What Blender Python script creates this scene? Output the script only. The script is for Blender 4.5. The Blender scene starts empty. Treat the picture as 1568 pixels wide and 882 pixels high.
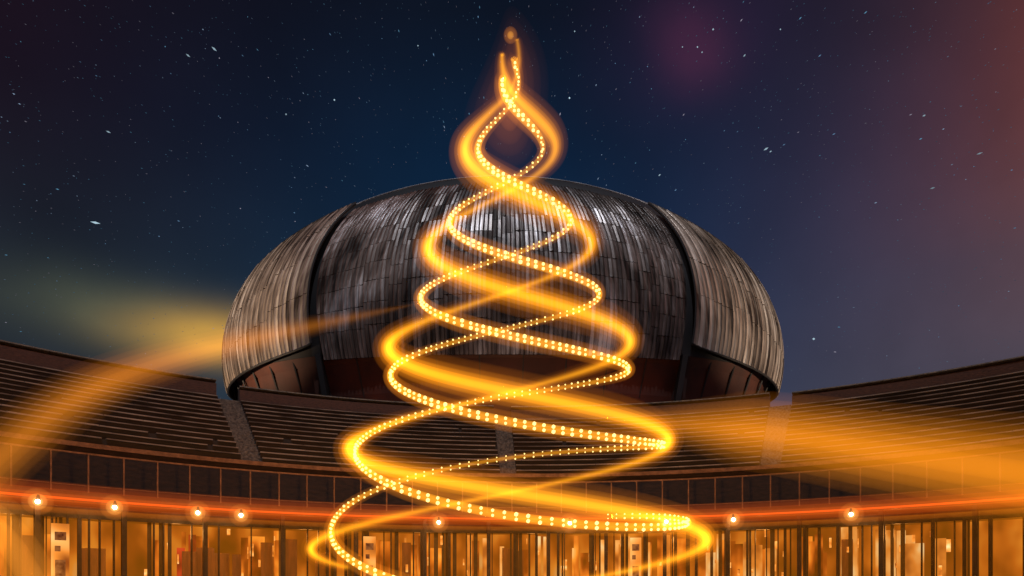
import bpy, bmesh, math, random
from mathutils import Vector, Matrix
random.seed(7)
S=bpy.context.scene
S.view_settings.view_transform='Standard'; S.view_settings.look='None'
S.view_settings.exposure=0
EYE=1.6
R_=math.radians
def link(o,parent=None):
    S.collection.objects.link(o)
    if parent: o.parent=parent
    return o
def empty(name):
    e=bpy.data.objects.new(name,None); return link(e)
def mesh(name,V,F,mat,parent=None,smooth=False):
    m=bpy.data.meshes.new(name); m.from_pydata([tuple(v) for v in V],[],F); m.update()
    if mat: m.materials.append(mat)
    if smooth:
        for p in m.polygons: p.use_smooth=True
    return link(bpy.data.objects.new(name,m),parent)
# ---------------------------------------------------------------- materials
def newmat(name):
    m=bpy.data.materials.new(name); m.use_nodes=True
    nt=m.node_tree; nt.nodes.clear()
    out=nt.nodes.new('ShaderNodeOutputMaterial')
    return m,nt,out
def N(nt,t,**kw):
    n=nt.nodes.new(t)
    for k,v in kw.items(): setattr(n,k,v)
    return n
def surf(name,c1,c2,scale=3,rough=.6,metal=0,bump=.2,stretch=(1,1,1),detail=6):
    m,nt,out=newmat(name)
    b=N(nt,'ShaderNodeBsdfPrincipled'); tc=N(nt,'ShaderNodeTexCoord'); mp=N(nt,'ShaderNodeMapping')
    mp.inputs['Scale'].default_value=stretch
    no=N(nt,'ShaderNodeTexNoise'); no.inputs['Scale'].default_value=scale; no.inputs['Detail'].default_value=detail
    cr=N(nt,'ShaderNodeValToRGB'); cr.color_ramp.elements[0].position=.3; cr.color_ramp.elements[1].position=.7
    cr.color_ramp.elements[0].color=(*c1,1); cr.color_ramp.elements[1].color=(*c2,1)
    L=nt.links.new
    L(tc.outputs['Object'],mp.inputs['Vector']); L(mp.outputs[0],no.inputs['Vector']); L(no.outputs['Fac'],cr.inputs[0])
    L(cr.outputs[0],b.inputs['Base Color']); b.inputs['Roughness'].default_value=rough; b.inputs['Metallic'].default_value=metal
    if bump:
        bp=N(nt,'ShaderNodeBump'); bp.inputs['Strength'].default_value=bump; bp.inputs['Distance'].default_value=.05
        L(no.outputs['Fac'],bp.inputs['Height']); L(bp.outputs[0],b.inputs['Normal'])
    L(b.outputs[0],out.inputs['Surface']); return m
def emis(name,c,s,sample=True,attr=None):
    m,nt,out=newmat(name); e=N(nt,'ShaderNodeEmission'); e.inputs[0].default_value=(*c,1); e.inputs[1].default_value=s
    if attr:
        a=N(nt,'ShaderNodeAttribute',attribute_name=attr); nt.links.new(a.outputs['Color'],e.inputs[0])
    nt.links.new(e.outputs[0],out.inputs['Surface'])
    if not sample: m.cycles.emission_sampling='NONE'
    return m
def noise_glow(name,stops,s,sc=2.0,zs=.35,detail=4):
    """emission with noise blotches painted in, imitates the lit lobby interior"""
    m,nt,out=newmat(name); e=N(nt,'ShaderNodeEmission'); e.inputs[1].default_value=s
    tc=N(nt,'ShaderNodeTexCoord'); mp=N(nt,'ShaderNodeMapping'); mp.inputs['Scale'].default_value=(1,1,zs)
    no=N(nt,'ShaderNodeTexNoise'); no.inputs['Scale'].default_value=sc; no.inputs['Detail'].default_value=detail; no.inputs['Roughness'].default_value=.5
    cr=N(nt,'ShaderNodeValToRGB'); el=cr.color_ramp.elements
    el[0].position=stops[0][0]; el[0].color=(*stops[0][1],1); el[1].position=stops[-1][0]; el[1].color=(*stops[-1][1],1)
    for p,c in stops[1:-1]:
        x=el.new(p); x.color=(*c,1)
    L=nt.links.new; L(tc.outputs['Object'],mp.inputs[0]); L(mp.outputs[0],no.inputs['Vector']); L(no.outputs['Fac'],cr.inputs[0]); L(cr.outputs[0],e.inputs[0]); L(e.outputs[0],out.inputs['Surface'])
    m.cycles.emission_sampling='NONE'
    return m
def glowmat(name,c,s):
    m,nt,out=newmat(name); e=N(nt,'ShaderNodeEmission'); e.inputs[0].default_value=(*c,1); e.inputs[1].default_value=s
    nt.links.new(e.outputs[0],out.inputs['Volume']); m.cycles.emission_sampling='NONE'; return m

M_seat=surf('seat_timber',(.008,.005,.004),(.030,.014,.009),1.2,.6)
M_nose=surf('seat_edge_highlight',(.06,.035,.025),(.48,.36,.28),.7,.55,bump=.1,stretch=(1,1,3))  # pale tone paints the light that the seat edges catch
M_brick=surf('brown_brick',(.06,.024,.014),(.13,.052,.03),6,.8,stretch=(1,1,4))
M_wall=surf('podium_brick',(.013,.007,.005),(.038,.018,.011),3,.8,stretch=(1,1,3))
M_stone=surf('travertine_steps',(.12,.10,.08),(.32,.27,.21),5,.7)
M_dark=surf('dark_steel',(.012,.010,.009),(.03,.024,.02),4,.45,.5)
M_bronze=surf('bronze_rail',(.12,.06,.035),(.25,.13,.08),4,.45,.5)
M_wood=surf('lobby_wood',(.08,.03,.01),(.20,.08,.03),2,.5,stretch=(4,4,.5))
M_pave=surf('court_paving',(.10,.085,.07),(.20,.17,.14),1.5,.5)
M_core=surf('dome_dark_shell',(.010,.010,.012),(.022,.020,.022),.4,.55,.3)
M_under=surf('dome_soffit_paint',(.022,.006,.004),(.095,.022,.010),.3,.7)
M_rim=surf('dome_rim_zinc',(.25,.25,.27),(.5,.48,.47),1,.4,.5)

# ---------------------------------------------------------------- camera
cd=bpy.data.cameras.new('camera'); cam=link(bpy.data.objects.new('camera',cd))
cam.location=(0,0,EYE); cam.rotation_euler=(R_(90),0,0)
cd.sensor_width=36; cd.lens=36*1022/1568; cd.shift_y=.2927; cd.clip_end=5000; cd.clip_start=.05
S.camera=cam

# ---------------------------------------------------------------- world
w=bpy.data.worlds.new('World'); S.world=w; w.use_nodes=True
nt=w.node_tree; nt.nodes.clear(); L=nt.links.new
out=N(nt,'ShaderNodeOutputWorld'); tc=N(nt,'ShaderNodeTexCoord'); sp=N(nt,'ShaderNodeSeparateXYZ')
L(tc.outputs['Generated'],sp.inputs[0])
def math_(op,a,b=None,clamp=False):
    n=N(nt,'ShaderNodeMath',operation=op,use_clamp=clamp)
    for i,x in enumerate((a,b)):
        if x is None: continue
        if isinstance(x,(int,float)): n.inputs[i].default_value=x
        else: L(x,n.inputs[i])
    return n.outputs[0]
def s2l(c): return tuple((v/255/12.92 if v/255<=.04045 else ((v/255+.055)/1.055)**2.4) for v in c)
def ramp(fac,stops):
    r=N(nt,'ShaderNodeValToRGB'); e=r.color_ramp.elements
    r.color_ramp.interpolation='B_SPLINE'
    while len(e)>1: e.remove(e[-1])
    e[0].position=stops[0][0]; e[0].color=(*s2l(stops[0][1]),1)
    for p,c in stops[1:]:
        x=e.new(p); x.color=(*s2l(c),1)
    L(fac,r.inputs[0]); return r.outputs[0]
def mix(f,a,b,mode='MIX'):
    m=N(nt,'ShaderNodeMix',data_type='RGBA',blend_type=mode)
    if isinstance(f,(int,float)): m.inputs[0].default_value=f
    else: L(f,m.inputs[0])
    for i,x in ((6,a),(7,b)):
        if isinstance(x,tuple): m.inputs[i].default_value=(*x,1)
        else: L(x,m.inputs[i])
    return m.outputs[2]
fx=math_('MULTIPLY_ADD',sp.outputs['X'],.75); nt.nodes[-1].inputs[2].default_value=.5
hi=ramp(fx,[(.05,(40,13,20)),(.2,(22,17,29)),(.4,(10,20,35)),(.6,(11,18,33)),(.75,(28,26,43)),(.85,(64,42,52)),(.93,(150,70,40))])
mid=ramp(fx,[(.05,(17,19,33)),(.25,(10,28,48)),(.45,(3,43,76)),(.6,(9,38,68)),(.75,(34,44,74)),(.88,(76,60,82)),(.97,(140,84,76))])
low=ramp(fx,[(.05,(36,42,50)),(.2,(38,48,58)),(.35,(26,50,72)),(.6,(18,44,72)),(.75,(42,52,74)),(.95,(82,74,86))])
z1=math_('MULTIPLY_ADD',sp.outputs['Z'],3.4); nt.nodes[-1].inputs[2].default_value=-.85; nt.nodes[-1].use_clamp=True
z2=math_('MULTIPLY_ADD',sp.outputs['Z'],3.6); nt.nodes[-1].inputs[2].default_value=-1.35; nt.nodes[-1].use_clamp=True
base=mix(z2,mix(z1,low,mid),hi)
no=N(nt,'ShaderNodeTexNoise'); no.inputs['Scale'].default_value=2.6; no.inputs['Detail'].default_value=5; L(tc.outputs['Generated'],no.inputs['Vector'])
v=math_('MULTIPLY_ADD',no.outputs['Fac'],1.3); nt.nodes[-1].inputs[2].default_value=.35
vm=N(nt,'ShaderNodeVectorMath',operation='SCALE'); L(base,vm.inputs[0]); L(v,vm.inputs['Scale'])
no2=N(nt,'ShaderNodeTexNoise'); no2.inputs['Scale'].default_value=5; no2.inputs['Detail'].default_value=5; L(tc.outputs['Generated'],no2.inputs['Vector'])
def blob(cx,cz,wx,wz,soft_noise=.35,tilt=0):
    d=Vector((cx,1,cz)).normalized()
    dx=math_('SUBTRACT',sp.outputs['X'],d.x); dz=math_('SUBTRACT',sp.outputs['Z'],d.z)
    dz=math_('ADD',dz,math_('MULTIPLY',dx,tilt))
    a=math_('DIVIDE',dx,wx); b=math_('DIVIDE',dz,wz)
    r2=math_('ADD',math_('MULTIPLY',a,a),math_('MULTIPLY',b,b))
    r2=math_('ADD',r2,math_('MULTIPLY',math_('SUBTRACT',no2.outputs['Fac'],.5),soft_noise*6))
    return math_('EXPONENT',math_('MULTIPLY',math_('MAXIMUM',r2,0),-1.6))
neb=blob(.27,.81,.05,.035,.3,.3)
neb2=blob(.27,.82,.12,.07,.3)
cloud=blob(-.44,.375,.10,.034,.14,-.08)
c2=blob(-.54,.40,.17,.045,.2)
col=mix(math_('MULTIPLY',neb2,.28),vm.outputs[0],s2l((50,34,66)))
col=mix(math_('MULTIPLY',neb,.36),col,s2l((92,44,72)))
col=mix(math_('MULTIPLY',c2,.42),col,s2l((100,108,86)))
col=mix(math_('MULTIPLY',cloud,.8),col,s2l((206,158,72)))
bg=N(nt,'ShaderNodeBackground'); L(col,bg.inputs[0]); bg.inputs[1].default_value=1
sky=N(nt,'ShaderNodeTexSky',sky_type='NISHITA'); sky.sun_disc=False; sky.sun_elevation=R_(1); sky.sun_rotation=R_(200)
bg2=N(nt,'ShaderNodeBackground'); L(sky.outputs[0],bg2.inputs[0]); bg2.inputs[1].default_value=.001
ad=N(nt,'ShaderNodeAddShader'); L(bg.outputs[0],ad.inputs[0]); L(bg2.outputs[0],ad.inputs[1]); L(ad.outputs[0],out.inputs['Surface'])

# moon
sd=bpy.data.lights.new('moonlight','SUN'); sd.energy=1.35; sd.angle=R_(.5); sd.color=(.86,.91,1)
so=link(bpy.data.objects.new('moonlight',sd)); so.rotation_euler=(R_(20),0,R_(6))

# ---------------------------------------------------------------- stars
def tangent_dir(px,py): return Vector(((px-784)/1022,1,(900-py)/1022)).normalized()
SV,SF,SC=[],[],[]
def star(d,size,length,c):
    d=d.normalized(); P=d*1500+Vector((0,0,EYE))
    pole=tangent_dir(780,470)
    rad=(d-pole*d.dot(pole)); 
    rad=rad-d*rad.dot(d); rad=rad.normalized() if rad.length>1e-4 else Vector((1,0,0))
    if length<=1: rad=Vector((1,0,0))
    rad=(rad-d*rad.dot(d)).normalized()
    s=d.cross(rad); b=len(SV)
    for q in (rad*size*length,s*size,-rad*size*length,-s*size,d*size,-d*size): SV.append(P+q)
    for f in ((0,1,4),(1,2,4),(2,3,4),(3,0,4),(1,0,5),(2,1,5),(3,2,5),(0,3,5)):
        SF.append(tuple(b+i for i in f)); SC.append(c)
for i in range(7500):
    d=Vector((random.uniform(-1.2,1.2),1,random.uniform(.2,1.3)))
    k=random.random()**14
    br=.06+.28*k+.10*random.random()
    c=random.choice([(.3,.6,1),(.25,.65,1),(.5,.7,1),(.75,.7,.9)])
    star(d,.5+.4*k,random.choice([1,1.5,2,3]),tuple(br*x for x in c))
for px,py,s,l,b in [(146,341,1.8,4.2,.7),(1246,519,2.2,1.2,.6),(512,153,1.5,1,.7),(872,150,1.6,1,.9),(1173,228,1.5,3,.5),(328,75,1.5,3,.45),(1180,232,1.1,2,.5),
    (1092,45,1.6,1,.5),(1068,72,1.3,1,.6),(1075,80,1.2,1,.5),(1045,72,1.1,1,.5),(1010,268,1.2,2,.5),(1415,177,1.2,2,.4),(438,175,1.4,1,.45),(166,202,1.2,3,.4),(288,85,1.2,3,.4),(1195,45,1.2,1,.5),(1428,288,1.3,3,.25),(1140,85,1.2,2,.4),(640,70,1.2,1,.5),(1500,235,1.1,4,.3),(880,48,1.2,1,.5)]:
    star(tangent_dir(px,py),s,l,(b*.6,b*.85,b))
so_=mesh('stars',SV,SF,emis('starlight',(1,1,1),1.0,False,'col'))
ca=so_.data.attributes.new('col','FLOAT_COLOR','FACE')
for i,c in enumerate(SC): ca.data[i].color=(*c,1)

# ---------------------------------------------------------------- ground
bm=bmesh.new(); bmesh.ops.create_circle(bm,cap_ends=True,radius=2500,segments=96)
gm=bpy.data.meshes.new('ground'); bm.to_mesh(gm); gm.materials.append(M_pave); link(bpy.data.objects.new('ground',gm))

# ---------------------------------------------------------------- cavea
CX,CY=1.0,7.0
def P(R,a,z): a=R_(a); return Vector((CX+R*math.sin(a),CY+R*math.cos(a),z))
def sweep(V,F,prof,a0,a1,step=1.0,closed=True):
    """prof: list (R,z) closed loop swept round the court"""
    n=max(1,int(math.ceil((a1-a0)/step))); k=len(prof); b=len(V)
    for i in range(n+1):
        a=a0+(a1-a0)*i/n
        for r,z in prof: V.append(P(r,a,z))
    for i in range(n):
        for j in range(k):
            j2=(j+1)%k
            F.append((b+i*k+j,b+i*k+j2,b+(i+1)*k+j2,b+(i+1)*k+j))
    F.append(tuple(b+j for j in range(k))[::-1]); F.append(tuple(b+n*k+j for j in range(k)))
def rect(r0,r1,z0,z1): return [(r0,z0),(r0,z1),(r1,z1),(r1,z0)]
cavea=empty('amphitheatre')
AL,AC,AR=-29.4,-2.7,24.9
segs=[(-85,AL-.9,.18),(AL+1.1,AC-.9,0),(AC+.9,AR-1.1,-.03),(AR+.9,80,-.15)]
NR=13; RISE=.37; RUN=.66; R0=25.0; Z0=6.9
V,F=[],[]; VN,FN=[],[]; VP,FP=[],[]
for a0,a1,dz in segs:
    for i in range(NR):
        r=R0+i*RUN; z=Z0+i*RISE+dz*.5
        sweep(V,F,rect(r,r+RUN-.003,z-.6,z+RISE-.06),a0,a1)
        a=a0
        while a<a1-.2:
            l=min(random.uniform(2,9),a1-a)
            sweep(VN,FN,rect(r-.07,r+.18,z+RISE-.057,z+RISE-.012+random.uniform(-.005,.012)),a,a+l-.04)
            a+=l+(random.random()<.1)*random.uniform(.2,.8)
    rt=R0+NR*RUN; 
    sweep(VP,FP,[(rt,Z0+NR*RISE-.5),(rt,12.45+dz),(rt+.6,12.6+dz),(rt+.9,12.6+dz),(rt+.9,6)],a0,a1)
mesh('seat_rows',V,F,M_seat,cavea); mesh('seat_edges',VN,FN,M_nose,cavea)
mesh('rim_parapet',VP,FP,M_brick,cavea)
V,F=[],[]
for a0,a1,dz in segs: sweep(V,F,rect(R0+NR*RUN-.05,R0+NR*RUN+.95,12.603+dz,12.66+dz),a0,a1)
mesh('parapet_coping',V,F,M_stone,cavea)
V,F=[],[]
for ac,h in ((AL+.1,.98),(AC,.88),(AR-.1,.98)):
    for i in range(NR*2):
        r=R0+i*RUN/2-.1; z=Z0+i*RISE/2
        sweep(V,F,rect(r,r+RUN/2-.004,z-.6,z+RISE/2),ac-h+.02,ac+h-.02,.5)
M_stair=surf('stair_brick',(.05,.035,.028),(.22,.17,.13),9,.8,bump=.6)
mesh('aisle_stairs',V,F,M_stair,cavea)
V,F=[],[]
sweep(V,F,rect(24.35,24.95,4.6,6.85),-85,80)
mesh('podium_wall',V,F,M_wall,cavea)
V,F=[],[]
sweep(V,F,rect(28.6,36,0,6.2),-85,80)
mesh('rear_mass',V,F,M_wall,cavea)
V,F=[],[]
sweep(V,F,rect(23.50,23.58,6.38,6.44),-85,80); sweep(V,F,rect(23.52,23.56,5.25,5.27),-85,80)
sweep(V,F,rect(24.28,24.345,6.78,6.95),-85,80)
a=-85
while a<80:
    sweep(V,F,rect(23.48,23.60,4.93,6.378),a,a+.13,1); a+=2.75
mesh('terrace_railing',V,F,M_bronze,cavea)
V,F=[],[]
sweep(V,F,rect(22.7,24.9,4.6,4.92),-85,80); 
mesh('canopy_slab',V,F,M_dark,cavea)
V,F=[],[]
sweep(V,F,rect(22.62,22.697,4.62,4.69),-85,80)
mesh('canopy_neon_strip',V,F,emis('red_orange_neon',(1,.11,.012),.8),cavea)
for k,(r,s) in enumerate(((.15,.75),(.30,.38),(.55,.16))):
    V,F=[],[]; prof=[(22.6+r*math.cos(t*math.pi/5),4.66+r*math.sin(t*math.pi/5)) for t in range(10)]
    sweep(V,F,prof,-80,75); mesh('neon_glow_%d'%k,V,F,glowmat('neon_glow',(1,.14,.012),s),cavea)  # emissive shells imitate the soft glow round the strip
V,F=[],[]
sweep(V,F,rect(24.9,28.6,4.45,4.6),-85,80)
mesh('lobby_ceiling',V,F,M_wood,cavea)
V,F=[],[]
sweep(V,F,rect(28.45,28.6,0,4.45),-85,80)
mesh('lobby_back_wall',V,F,M_wood,cavea)
V,F=[],[]; a=-85
while a<80:
    t=random.choice([.10,.14,.14,.3]); sweep(V,F,rect(24.3,24.42,0,4.597),a,a+t,1); a+=random.choice([.8,1.1,2.4,3.0])
sweep(V,F,rect(24.31,24.41,4.15,4.59),-85,80)
mesh('glazing_frames',V,F,M_dark,cavea)
V,F=[],[]
for i,a in enumerate([x*6.9-82 for x in range(24)]):
    sweep(V,F,rect(22.95,23.15,0,4.597),a+.8*math.sin(i*7),a+.8*math.sin(i*7)+.4,1)
mesh('canopy_columns',V,F,M_dark,cavea)
amber=[(.30,(.05,.008,.0)),(.44,(.25,.04,.003)),(.56,(.65,.14,.010)),(.68,(1,.32,.03)),(.78,(1,.55,.16))]
cream=[(.30,(.25,.05,.006)),(.48,(.8,.24,.03)),(.62,(1,.45,.11)),(.75,(1,.72,.32))]
redc=[(.35,(.2,.01,.004)),(.5,(.9,.06,.02)),(.7,(1,.2,.06))]
def panels(name,mat,n,lo,hi,r0,w0=.3,w1=1.6,zl=(0,2.0),zh=(3.2,4.3),dr=1.4,hh=None):
    V,F=[],[]
    for i in range(n):
        a=random.uniform(lo,hi); wd=random.uniform(w0,w1); z0=random.uniform(*zl); z1=random.uniform(*zh) if hh is None else z0+random.uniform(*hh); rr=r0+random.uniform(0,dr)
        sweep(V,F,rect(rr,rr+.05,z0,z1),a,a+wd,1)
    mesh(name,V,F,mat,cavea)
V,F=[],[]; sweep(V,F,rect(28.2,28.3,.3,4.4),-70,60)
mesh('amber_glow_wall',V,F,noise_glow('amber_glow',amber,.5,.7,.6,2),cavea)  # glowing sheet added to imitate the lit lobby interior
panels('display_panels_amber',noise_glow('amber_panel',amber,.95,1.2,.5,2),44,-50,30,26.3,.3,1.6)
panels('display_panels_cream',noise_glow('cream_panel',cream,.75,1.2,.6,2),16,18,40,26.0,.7,1.6)
panels('display_panels_warm',noise_glow('warm_panel',cream,.9,1.2,.6,2),18,-18,18,26.0,.2,.7)
panels('display_panels_red',noise_glow('red_panel',redc,.6,1.2,.5,2),4,-58,-30,25.9,.5,1.1)
panels('small_lit_windows',noise_glow('window_glow',cream,1.25,3,1,2),60,-40,40,24.9,.08,.35,(1.8,3.9),None,1.2,(.15,.55))  # small lit windows, drawn as glowing rectangles
panels('lobby_pillars',M_dark,80,-60,60,24.7,.08,.45,(0,.01),(4.3,4.44),.8)
panels('lobby_doors',M_wood,18,-60,60,25.2,.5,1.6,(0,.01),(2.9,4.0))
def ang(X,R):
    a=-80
    while a<80:
        p=P(R,a,0)
        if p.x/p.y>X: return a
        a+=.05
    return 80
V,F=[],[]; V2,F2=[],[]
for X,wd in ((-.223,1.3),(.177,1.2),(-.69,1.3)):
    a=ang(X,24.0); sweep(V,F,rect(24.1,24.16,1.2,3.9),a,a+wd,.5)
    for (u0,u1,h0,h1) in ((.18,.82,3.3,3.6),(.18,.5,2.9,3.1),(.2,.78,1.6,2.6)):
        sweep(V2,F2,rect(24.085,24.097,h0,h1),a+wd*u0,a+wd*u1,.5)
mesh('lit_posters',V,F,noise_glow('poster',cream,1.15,.8,1,1),cavea)
mesh('poster_print',V2,F2,noise_glow('poster_ink',[(.3,(.15,.03,.01)),(.7,(.6,.2,.05))],.6,5,1,2),cavea)
for i in range(11):
    ld=bpy.data.lights.new('lobby_lamp','POINT'); ld.energy=45; ld.color=(1,.40,.09); ld.shadow_soft_size=.3
    lo=link(bpy.data.objects.new('lobby_lamp_%d'%i,ld),cavea); lo.location=P(25.6,-60+i*12,3.9)
bmL=bmesh.new(); bmH=bmesh.new()
glows=[]
for X in (-.711,-.596,-.471,-.406,-.110,.086,.231,.331,.508):
    p=P(22.5,ang(X,22.5),4.45)
    bmesh.ops.create_icosphere(bmL,subdivisions=2,radius=.075,matrix=Matrix.Translation(p))
    bmesh.ops.create_cone(bmH,cap_ends=True,segments=12,radius1=.08,radius2=.04,depth=.16,matrix=Matrix.Translation(p+Vector((0,0.02,.15))))
    glows.append(p)
    ld=bpy.data.lights.new('canopy_lamp','POINT'); ld.energy=40; ld.color=(1,.45,.14); ld.shadow_soft_size=.08
    lo=link(bpy.data.objects.new('canopy_lamp_point',ld),cavea); lo.location=p+Vector((0,-.25,-.1))
m=bpy.data.meshes.new('b'); bmL.to_mesh(m); m.materials.append(emis('spot_bulb',(1,.8,.5),20,False)); link(bpy.data.objects.new('spot_bulbs',m),cavea)
m=bpy.data.meshes.new('b'); bmH.to_mesh(m); m.materials.append(M_dark); link(bpy.data.objects.new('spot_housings',m),cavea)
def glowballs(name,pts,rads,cols,parent):
    for k,(r,(c,s)) in enumerate(zip(rads,cols)):
        b=bmesh.new()
        for p in pts: bmesh.ops.create_icosphere(b,subdivisions=3,radius=r,matrix=Matrix.Translation(p))
        m=bpy.data.meshes.new(name); b.to_mesh(m); m.materials.append(glowmat(name,c,s)); link(bpy.data.objects.new('%s_%d'%(name,k),m),parent)
glowballs('lamp_halo',glows,(.15,.28,.46),[((1,.62,.2),2.4),((1,.42,.08),.85),((1,.28,.04),.26)],cavea)
V,F=[],[]; sweep(V,F,rect(21.5,24.0,.05,4.2),-70,65,2); mesh('lobby_glow_volume',V,F,glowmat('lobby_glow_volume',(1,.29,.012),.045),cavea)  # emissive volume added to imitate the orange glow before the facade

# ---------------------------------------------------------------- concert hall dome
hall=empty('concert_hall')
C=Vector((-.8,60,EYE+20.0)); A,B,BB,H=24.3,10,24,15.8
def E(th,ph,off=0):
    th=R_(th); ph=R_(ph)
    q=Vector((math.cos(ph)*math.sin(th),-math.cos(ph)*math.cos(th),math.sin(ph)))
    b=B if q.y<0 else BB
    n=Vector((q.x/A,q.y/b,q.z/H)).normalized()
    return C+Vector((q.x*A,q.y*b,q.z*H))+n*off
V,F=[],[]; nu,nv=96,40
for j in range(nv+1):
    for i in range(nu): V.append(E(i*360/nu,-7+97*j/nv,-.02))
for j in range(nv):
    for i in range(nu):
        F.append((j*nu+i,j*nu+(i+1)%nu,(j+1)*nu+(i+1)%nu,(j+1)*nu+i))
mesh('shell_core',V,F,M_core,hall,True)
V,F=[],[]
prof=[(.985,-1.9),(.955,-2.6),(.93,-5.0),(.86,-8.5),(.82,-20)]
for s,z in prof:
    for i in range(nu):
        p=E(i*360/nu,0); V.append(Vector((C.x+(p.x-C.x)*s,C.y+(p.y-C.y)*s,C.z+z)))
for j in range(len(prof)-1):
    for i in range(nu): F.append((j*nu+i,j*nu+(i+1)%nu,(j+1)*nu+(i+1)%nu,(j+1)*nu+i))
mesh('soffit',V,F,M_under,hall)
def box(V,F,p0,p1,w,d):
    ax=(p1-p0).normalized(); s=ax.cross(Vector((0,1,0))).normalized()*w; t=ax.cross(s).normalized()*d
    b=len(V)
    for p in (p0,p1):
        for q in (s+t,s-t,-s-t,-s+t): V.append(p+q)
    F+= [(b,b+1,b+5,b+4),(b+1,b+2,b+6,b+5),(b+2,b+3,b+7,b+6),(b+3,b,b+4,b+7),(b,b+3,b+2,b+1),(b+4,b+5,b+6,b+7)]
V,F=[],[]
for th in (-36,36):
    p=E(th,-7,.1); q=C+Vector(((p.x-C.x)*.94,(p.y-C.y)*.94,-7.5)); box(V,F,p,q,.2,.5)
mesh('soffit_rib',V,F,M_core,hall)
V,F=[],[]
for th in range(-100,101,8):
    p=E(th,-7.5,-.3); q=C+Vector(((p.x-C.x)*.95,(p.y-C.y)*.95,-5.2)); box(V,F,p,q,.05,.12)
mesh('soffit_fins',V,F,M_core,hall)
def lead(name,dark,light,warm,lo,hi_,streak=1.1,tone=.5,big=1.3):
    m,nt,out=newmat(name); L=nt.links.new
    b=N(nt,'ShaderNodeBsdfPrincipled'); uv=N(nt,'ShaderNodeUVMap')
    mp=N(nt,'ShaderNodeMapping'); mp.inputs['Scale'].default_value=(2.6,.20,1)
    no=N(nt,'ShaderNodeTexNoise'); no.inputs['Scale'].default_value=1.0; no.inputs['Detail'].default_value=6; no.inputs['Roughness'].default_value=.6
    L(uv.outputs[0],mp.inputs[0]); L(mp.outputs[0],no.inputs['Vector'])
    mp2=N(nt,'ShaderNodeMapping'); mp2.inputs['Scale'].default_value=(.18,.14,1)
    n2=N(nt,'ShaderNodeTexNoise'); n2.inputs['Scale'].default_value=1; n2.inputs['Detail'].default_value=4
    L(uv.outputs[0],mp2.inputs[0]); L(mp2.outputs[0],n2.inputs['Vector'])
    at=N(nt,'ShaderNodeAttribute',attribute_name='tone')
    def mt(op,a,b_,c=None):
        n=N(nt,'ShaderNodeMath',operation=op)
        for i,x in enumerate((a,b_,c)):
            if x is None: continue
            if isinstance(x,(int,float)): n.inputs[i].default_value=x
            else: L(x,n.inputs[i])
        return n.outputs[0]
    f=mt('MULTIPLY_ADD',no.outputs['Fac'],streak,.08-streak/2)
    f=mt('ADD',f,mt('MULTIPLY_ADD',n2.outputs['Fac'],big,.28-big/2)); f=mt('ADD',f,mt('MULTIPLY_ADD',at.outputs['Fac'],tone,-tone*.55))
    cr=N(nt,'ShaderNodeValToRGB'); e=cr.color_ramp.elements; e[0].position=lo; e[0].color=(*dark,1); e[1].position=hi_; e[1].color=(*light,1)
    x=e.new((lo+hi_)/2); x.color=(*warm,1)
    L(f,cr.inputs[0]); L(cr.outputs[0],b.inputs['Base Color'])
    b.inputs['Metallic'].default_value=.45; b.inputs['Roughness'].default_value=.36
    bp=N(nt,'ShaderNodeBump'); bp.inputs['Strength'].default_value=.4; bp.inputs['Distance'].default_value=.06
    L(no.outputs['Fac'],bp.inputs['Height']); L(bp.outputs[0],b.inputs['Normal'])
    L(b.outputs[0],out.inputs['Surface']); return m
M_lead=lead('weathered_lead_centre',(.020,.016,.015),(.62,.61,.64),(.17,.14,.13),.06,.86,1.3,.34,1.5)
M_lead2=lead('weathered_lead_side',(.05,.038,.032),(.80,.74,.68),(.38,.31,.26),.05,.80,1.0,.55,1.0)
def lerp(a,b,t): return a+(b-a)*t
def panel(name,thf,phb,pht,ncol,nrow,mat,off,tilevar,alt=0):
    V,F,T,UV=[],[],[],[]
    rowcut=[(k+random.uniform(-.08,.08))/nrow for k in range(1,nrow)]
    grp=0
    for i in range(ncol):
        if i%random.choice([5,6,7])==0: grp=random.choice([0,0,.2,.35])
        ct=random.random() if not alt else (.25+.45*(i%2)+random.uniform(-.25,.3))
        cuts=[0]+[c+(grp+random.uniform(-.012,.012))/nrow for c in rowcut]+[1]
        u0=(i+.02)/ncol; u1=(i+.98)/ncol
        for k in range(nrow):
            v0,v1=cuts[k]+.0014,cuts[k+1]-.0014
            o=off+random.uniform(0,.04); tlt=random.uniform(-.04,.04); t=(1-tilevar)*ct+tilevar*random.random()
            b=len(V); ns=4
            rows=[(v0,-.12)]+[(lerp(v0,v1,s/ns),0) for s in range(ns+1)]+[(v1,-.12)]
            for v,dd in rows:
                for (u,oo) in ((u0,-.12),(u0,.09),(u0+.2*(u1-u0),0),(u1-.2*(u1-u0),tlt),(u1,.09+tlt),(u1,-.12)):
                    th=thf(u,v); ph=lerp(phb(u),pht(u),v)
                    V.append(E(th,ph,o+oo+dd)); UV.append((R_(th)*25,R_(ph)*18))
            for s in range(len(rows)-1):
                edge_=s in (0,len(rows)-2)
                for q in range(5):
                    F.append((b+s*6+q,b+s*6+q+1,b+(s+1)*6+q+1,b+(s+1)*6+q)); T.append(-.6 if edge_ else (t if q==2 else (t*.9+.1 if q in(1,3) else -.4)))
    o=mesh(name,V,F,mat,hall)
    a=o.data.attributes.new('tone','FLOAT','FACE')
    for i,t in enumerate(T): a.data[i].value=t
    l=o.data.uv_layers.new(name='UVMap')
    for lp in o.data.loops: l.data[lp.index].uv=UV[lp.vertex_index]
    return o
edge=lambda v:34.7+7.3*v**1.25
panel('cladding_centre',lambda u,v:lerp(-edge(v),edge(v),u),lambda u:-9.2+.6*(2*u-1)**2,lambda u:53-10*(2*u-1)**2,84,9,M_lead,.12,.3)
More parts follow.
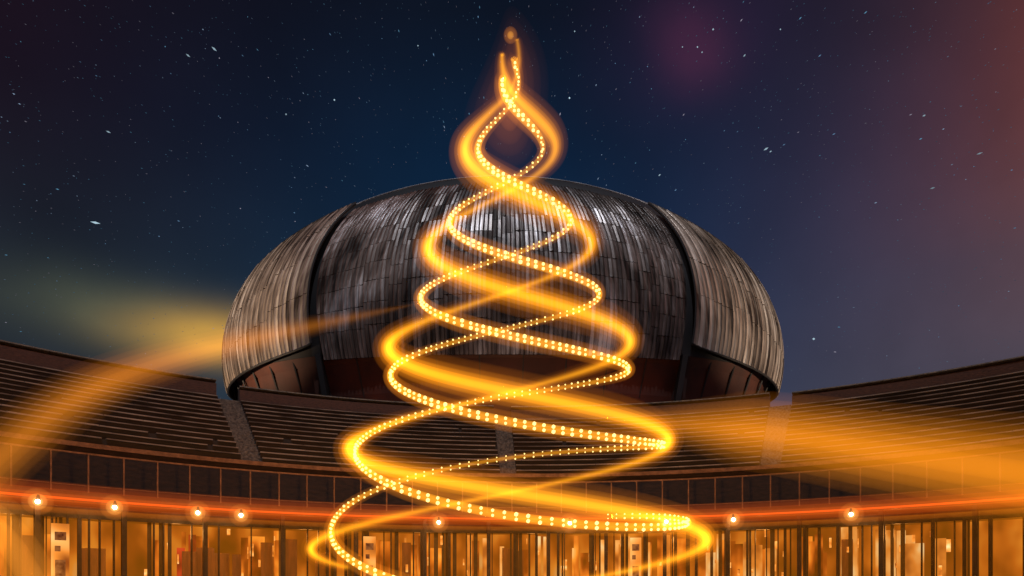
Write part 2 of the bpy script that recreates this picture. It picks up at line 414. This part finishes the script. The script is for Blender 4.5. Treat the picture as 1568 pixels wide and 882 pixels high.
inn=lambda v:37.0+5.8*v**1.1
def ptop(u):
    th=42.8+(108-42.8)*u
    return 44.5-20.5*((th-42.8)/32.2) if th<75 else 24-(th-75)*.35
pbot=lambda u:-4.0-6.5*min(1,u/.6)**.7
panel('cladding_west',lambda u,v:-lerp(inn(v),108,u),pbot,ptop,62,4,M_lead2,.45,.15,1)
panel('cladding_east',lambda u,v:lerp(inn(v),108,u),pbot,ptop,62,4,M_lead2,.45,.15,1)
def tube(pts,rads,seg,V,F):
    n=len(pts); b=len(V); up=Vector((0,0,1)); prev=None
    for i in range(n):
        t=(pts[min(i+1,n-1)]-pts[max(i-1,0)]).normalized()
        if prev is None:
            s=t.cross(up); 
            if s.length<.05: s=t.cross(Vector((0,1,0)))
            s.normalize()
        else: s=(prev-t*prev.dot(t)).normalized()
        prev=s; q=t.cross(s)
        for k in range(seg):
            a=2*math.pi*k/seg; V.append(pts[i]+(s*math.cos(a)+q*math.sin(a))*rads[i])
    for i in range(n-1):
        for k in range(seg):
            k2=(k+1)%seg; F.append((b+i*seg+k,b+i*seg+k2,b+(i+1)*seg+k2,b+(i+1)*seg+k))
    F.append(tuple(b+k for k in range(seg))[::-1]); F.append(tuple(b+(n-1)*seg+k for k in range(seg)))
V,F=[],[]
for sg in (-1,1):
    tube([E(sg*inn(v/30),lerp(pbot(0),ptop(0),v/30),.5) for v in range(31)],[.08]*31,6,V,F)
    tube([E(sg*lerp(inn(0),108,u/40),pbot(u/40),.45) for u in range(41)],[.10]*41,6,V,F)
    tube([E(sg*lerp(inn(1),108,u/40),ptop(u/40),.5) for u in range(41)],[.08]*41,6,V,F)
mesh('shell_trim',V,F,M_core,hall)
e=Vector((-C.x/A,-60/B,-20/H)); cn=e/e.length_squared; rr=math.sqrt(1-1/e.length_squared)
ax1=e.cross(Vector((0,0,1))).normalized(); ax2=ax1.cross(e).normalized()
if ax2.z<0: ax2=-ax2
pts=[]
for i in range(121):
    a=R_(20+140*i/120); q=cn+(ax1*math.cos(a)+ax2*math.sin(a))*rr
    pts.append(C+Vector((q.x*A,q.y*B,q.z*H)))
V,F=[],[]; tube(pts,[.09]*len(pts),6,V,F); mesh('roof_ridge',V,F,M_rim,hall)

def spot(name,loc,tgt,en,col,size,blend=.8):
    d=bpy.data.lights.new(name,'SPOT'); d.energy=en; d.color=col; d.spot_size=R_(size); d.spot_blend=blend; d.shadow_soft_size=.4
    o=link(bpy.data.objects.new(name,d),hall); o.location=loc
    o.rotation_euler=(Vector(tgt)-Vector(loc)).to_track_quat('-Z','Y').to_euler()
spot('flood_west',(-34,38,14),(-22,57,24),34000,(1,.70,.44),46)
spot('flood_east',(34,38,14),(22,57,25),26000,(1,.74,.50),46)
spot('flood_centre_w',(-15,34,14),(-10,55,34),18000,(.98,.88,.86),30,1)
spot('flood_centre_e',(15,34,14),(10,55,34),18000,(.98,.88,.86),30,1)
spot('flood_centre_low',(0,38,13.0),(0,51,24),2000,(1,.55,.30),95)
for x in (-8,8): spot('soffit_wash',(x,43,12.5),(x,54,16.5),520,(1,.26,.07),80)

# ---------------------------------------------------------------- light tree
tree=empty('christmas_light_tree')
D=18.0; K=D/1022
def interp(tab,x):
    if x<=tab[0][0]: return tab[0][1]
    for (x0,y0),(x1,y1) in zip(tab,tab[1:]):
        if x<=x1: return y0+(y1-y0)*(x-x0)/(x1-x0)
    return tab[-1][1]
TX=-.04
def helixpt(s,n,hw,y0,dy,tilt,rho=.5):
    r=interp(hw,n)*K; yy=(900-(y0+dy*n))*K
    sn=s*math.sin(math.pi*n)   # +1 rear, -1 front
    dep=rho*r*sn
    z=yy*(1+dep/D)+interp(tilt,n)*K*sn
    return Vector((TX+s*r*math.cos(math.pi*n),D+dep,EYE+z)),sn
hwA=[(-1.5,2),(-1,7),(-.6,24),(0,48),(1,92),(2,136),(3,181),(4,235),(5,271),(7,340)]
tiltA=[(0,0),(2,2),(3,10),(4,30),(4.5,44),(5,55),(7,70)]
def strandA(s,n0,n1,st=.01):
    out=[]; n=n0
    while n<=n1: out.append(helixpt(s,n,hwA,218,116,tiltA)); n+=st
    return out
strands=[strandA(-1,-1.1,5.3),strandA(1,-.85,6.4)]
bm=bmesh.new()
for st in strands:
    acc=0; 
    for (p0,s0),(p1,s1) in zip(st,st[1:]):
        l=(p1-p0).length; acc+=l
        if acc>.165:
            acc=0; front=(1-s1)/2
            rad=.026+.024*front
            for dz in (-.06,.06):
                bmesh.ops.create_icosphere(bm,subdivisions=1,radius=rad*random.uniform(.75,1.15),matrix=Matrix.Translation(p1+Vector((0,-.03,dz))))
m=bpy.data.meshes.new('led_beads'); bm.to_mesh(m); m.materials.append(emis('led_bead',(1,.68,.22),2.2,False)); link(bpy.data.objects.new('led_beads',m),tree)
def tubes(name,strs,radf,c,s,seg=10,solid=False):
    V,F=[],[]
    for st in strs:
        tube([p for p,_ in st],[radf(sn,i/len(st),p) for i,(p,sn) in enumerate(st)],seg,V,F)
    return mesh(name,V,F,emis(name,c,s,False) if solid else glowmat(name,c,s),tree)
fr=lambda sn,a,b:lerp(a,b,(1-sn)/2)
dec=[x[::3] for x in strands]
tubes('led_glow_inner',dec,lambda sn,f,p:fr(sn,.06,.12),(1,.38,.015),3.3)
tubes('led_glow_outer',dec,lambda sn,f,p:fr(sn,.12,.26),(1,.28,.015),.42)
hwB=[(-1.3,3),(-1,10),(-.6,22),(-.3,48),(0,67),(1,124),(2,184),(3,243),(4,300),(5,350)]
def strandB(s,n0,n1,st=.03):
    out=[]; n=n0
    while n<=n1: out.append(helixpt(s,n,hwB,215,154,[(0,0),(9,0)],.5)); n+=st
    return out
sb=[strandB(-1,-1.0,4.25),strandB(1,-.85,4.9)]
def tap(f): return min(1,.35+f*5)*min(1,.3+(1-f)*8)
for i,(r,s) in enumerate([(.09,2.0),(.17,1.5),(.26,.8),(.37,.33),(.55,.10)]):
    tubes('garland_glow_%d'%i,sb,lambda sn,f,p,r=r:fr(sn,.42,1.0)*r*tap(f),(1,lerp(.42,.26,i/4),.010),s,14)
def ellipsoids(name,c,semi,levels,col,parent):
    for k,(f,s) in enumerate(levels):
        b=bmesh.new(); bmesh.ops.create_icosphere(b,subdivisions=4,radius=1)
        for v in b.verts:
            x,y,z=v.co; t=(z+1)/2
            w_=1-.62*t; x*=w_; y*=w_
            x+=.12*math.sin(z*3)
            v.co=Vector((x*semi[0]*f,y*semi[1]*f,z*semi[2]*(f**.6)))
        m=bpy.data.meshes.new(name); b.to_mesh(m)
        for p in m.polygons: p.use_smooth=True
        m.materials.append(glowmat(name,col,s)); o=link(bpy.data.objects.new('%s_%d'%(name,k),m),parent); o.location=c
ellipsoids('flame',Vector((TX,D,EYE+(900-140)*K)),(1.5,.8,2.3),[(1,.010),(.80,.020),(.62,.04),(.45,.08),(.28,.30)],(1,.25,.05),tree)
glowballs('tip_glow',[Vector((TX,D,EYE+(900-54)*K))],(.09,.19),[((1,.42,.04),2.0),((1,.3,.03),.6)],tree)
for i,(z,en) in enumerate(((3,750),(6,650),(10,400),(14,220))):
    ld=bpy.data.lights.new('tree_lamp','POINT'); ld.energy=en; ld.color=(1,.42,.09); ld.shadow_soft_size=1.0
    lo=link(bpy.data.objects.new('tree_lamp_%d'%i,ld),tree); lo.location=(TX,D,z)

# ---------------------------------------------------------------- drifting light trails in the court
trail=empty('light_trail')
def place(px,py,d): return Vector(((px-784)/1022*d,d,EYE+(900-py)/1022*d))
def smooth_path(P_,n=30):
    out=[]
    for i in range(n+1):
        t=i/n*(len(P_)-1); k=min(int(t),len(P_)-2); u=t-k
        p0,p1,p2,p3=P_[max(k-1,0)],P_[k],P_[k+1],P_[min(k+2,len(P_)-1)]
        out.append(.5*((2*p1)+(p2-p0)*u+(2*p0-5*p1+4*p2-p3)*u*u+(3*p1-p0-3*p2+p3)*u**3))
    return out
def trailtubes(name,pts,r,col,levels,r1=None):
    ps=smooth_path(pts)
    for k,(f,s) in enumerate(levels):
        V,F=[],[]; n=len(ps)
        tube(ps,[lerp(r,r1 or r,i/(n-1))*f*min(1,.05+4*min(i,n-1-i)/(n-1)) for i in range(n)],16,V,F)
        mesh('%s_%d'%(name,k),V,F,glowmat(name,col,s),trail,True)
def lv(n,tot): return [((k+1)/n,tot*(1-k/n)**1.2/n) for k in range(n)]
trailtubes('trail_west',[place(-220,960,13),place(-60,760,14),place(90,628,15),place(230,560,17),place(420,512,20),place(640,465,22)],.8,(1,.29,.015),lv(5,1.25),.45)
trailtubes('trail_low',[place(-160,740,11),place(-20,800,10),place(50,890,9.5),place(70,960,9)],.5,(1,.32,.03),lv(3,1.2))
trailtubes('trail_east',[place(930,640,21),place(1150,660,19),place(1380,695,16),place(1640,735,13),place(1850,770,11)],1.1,(1,.29,.008),lv(5,1.25),1.25)
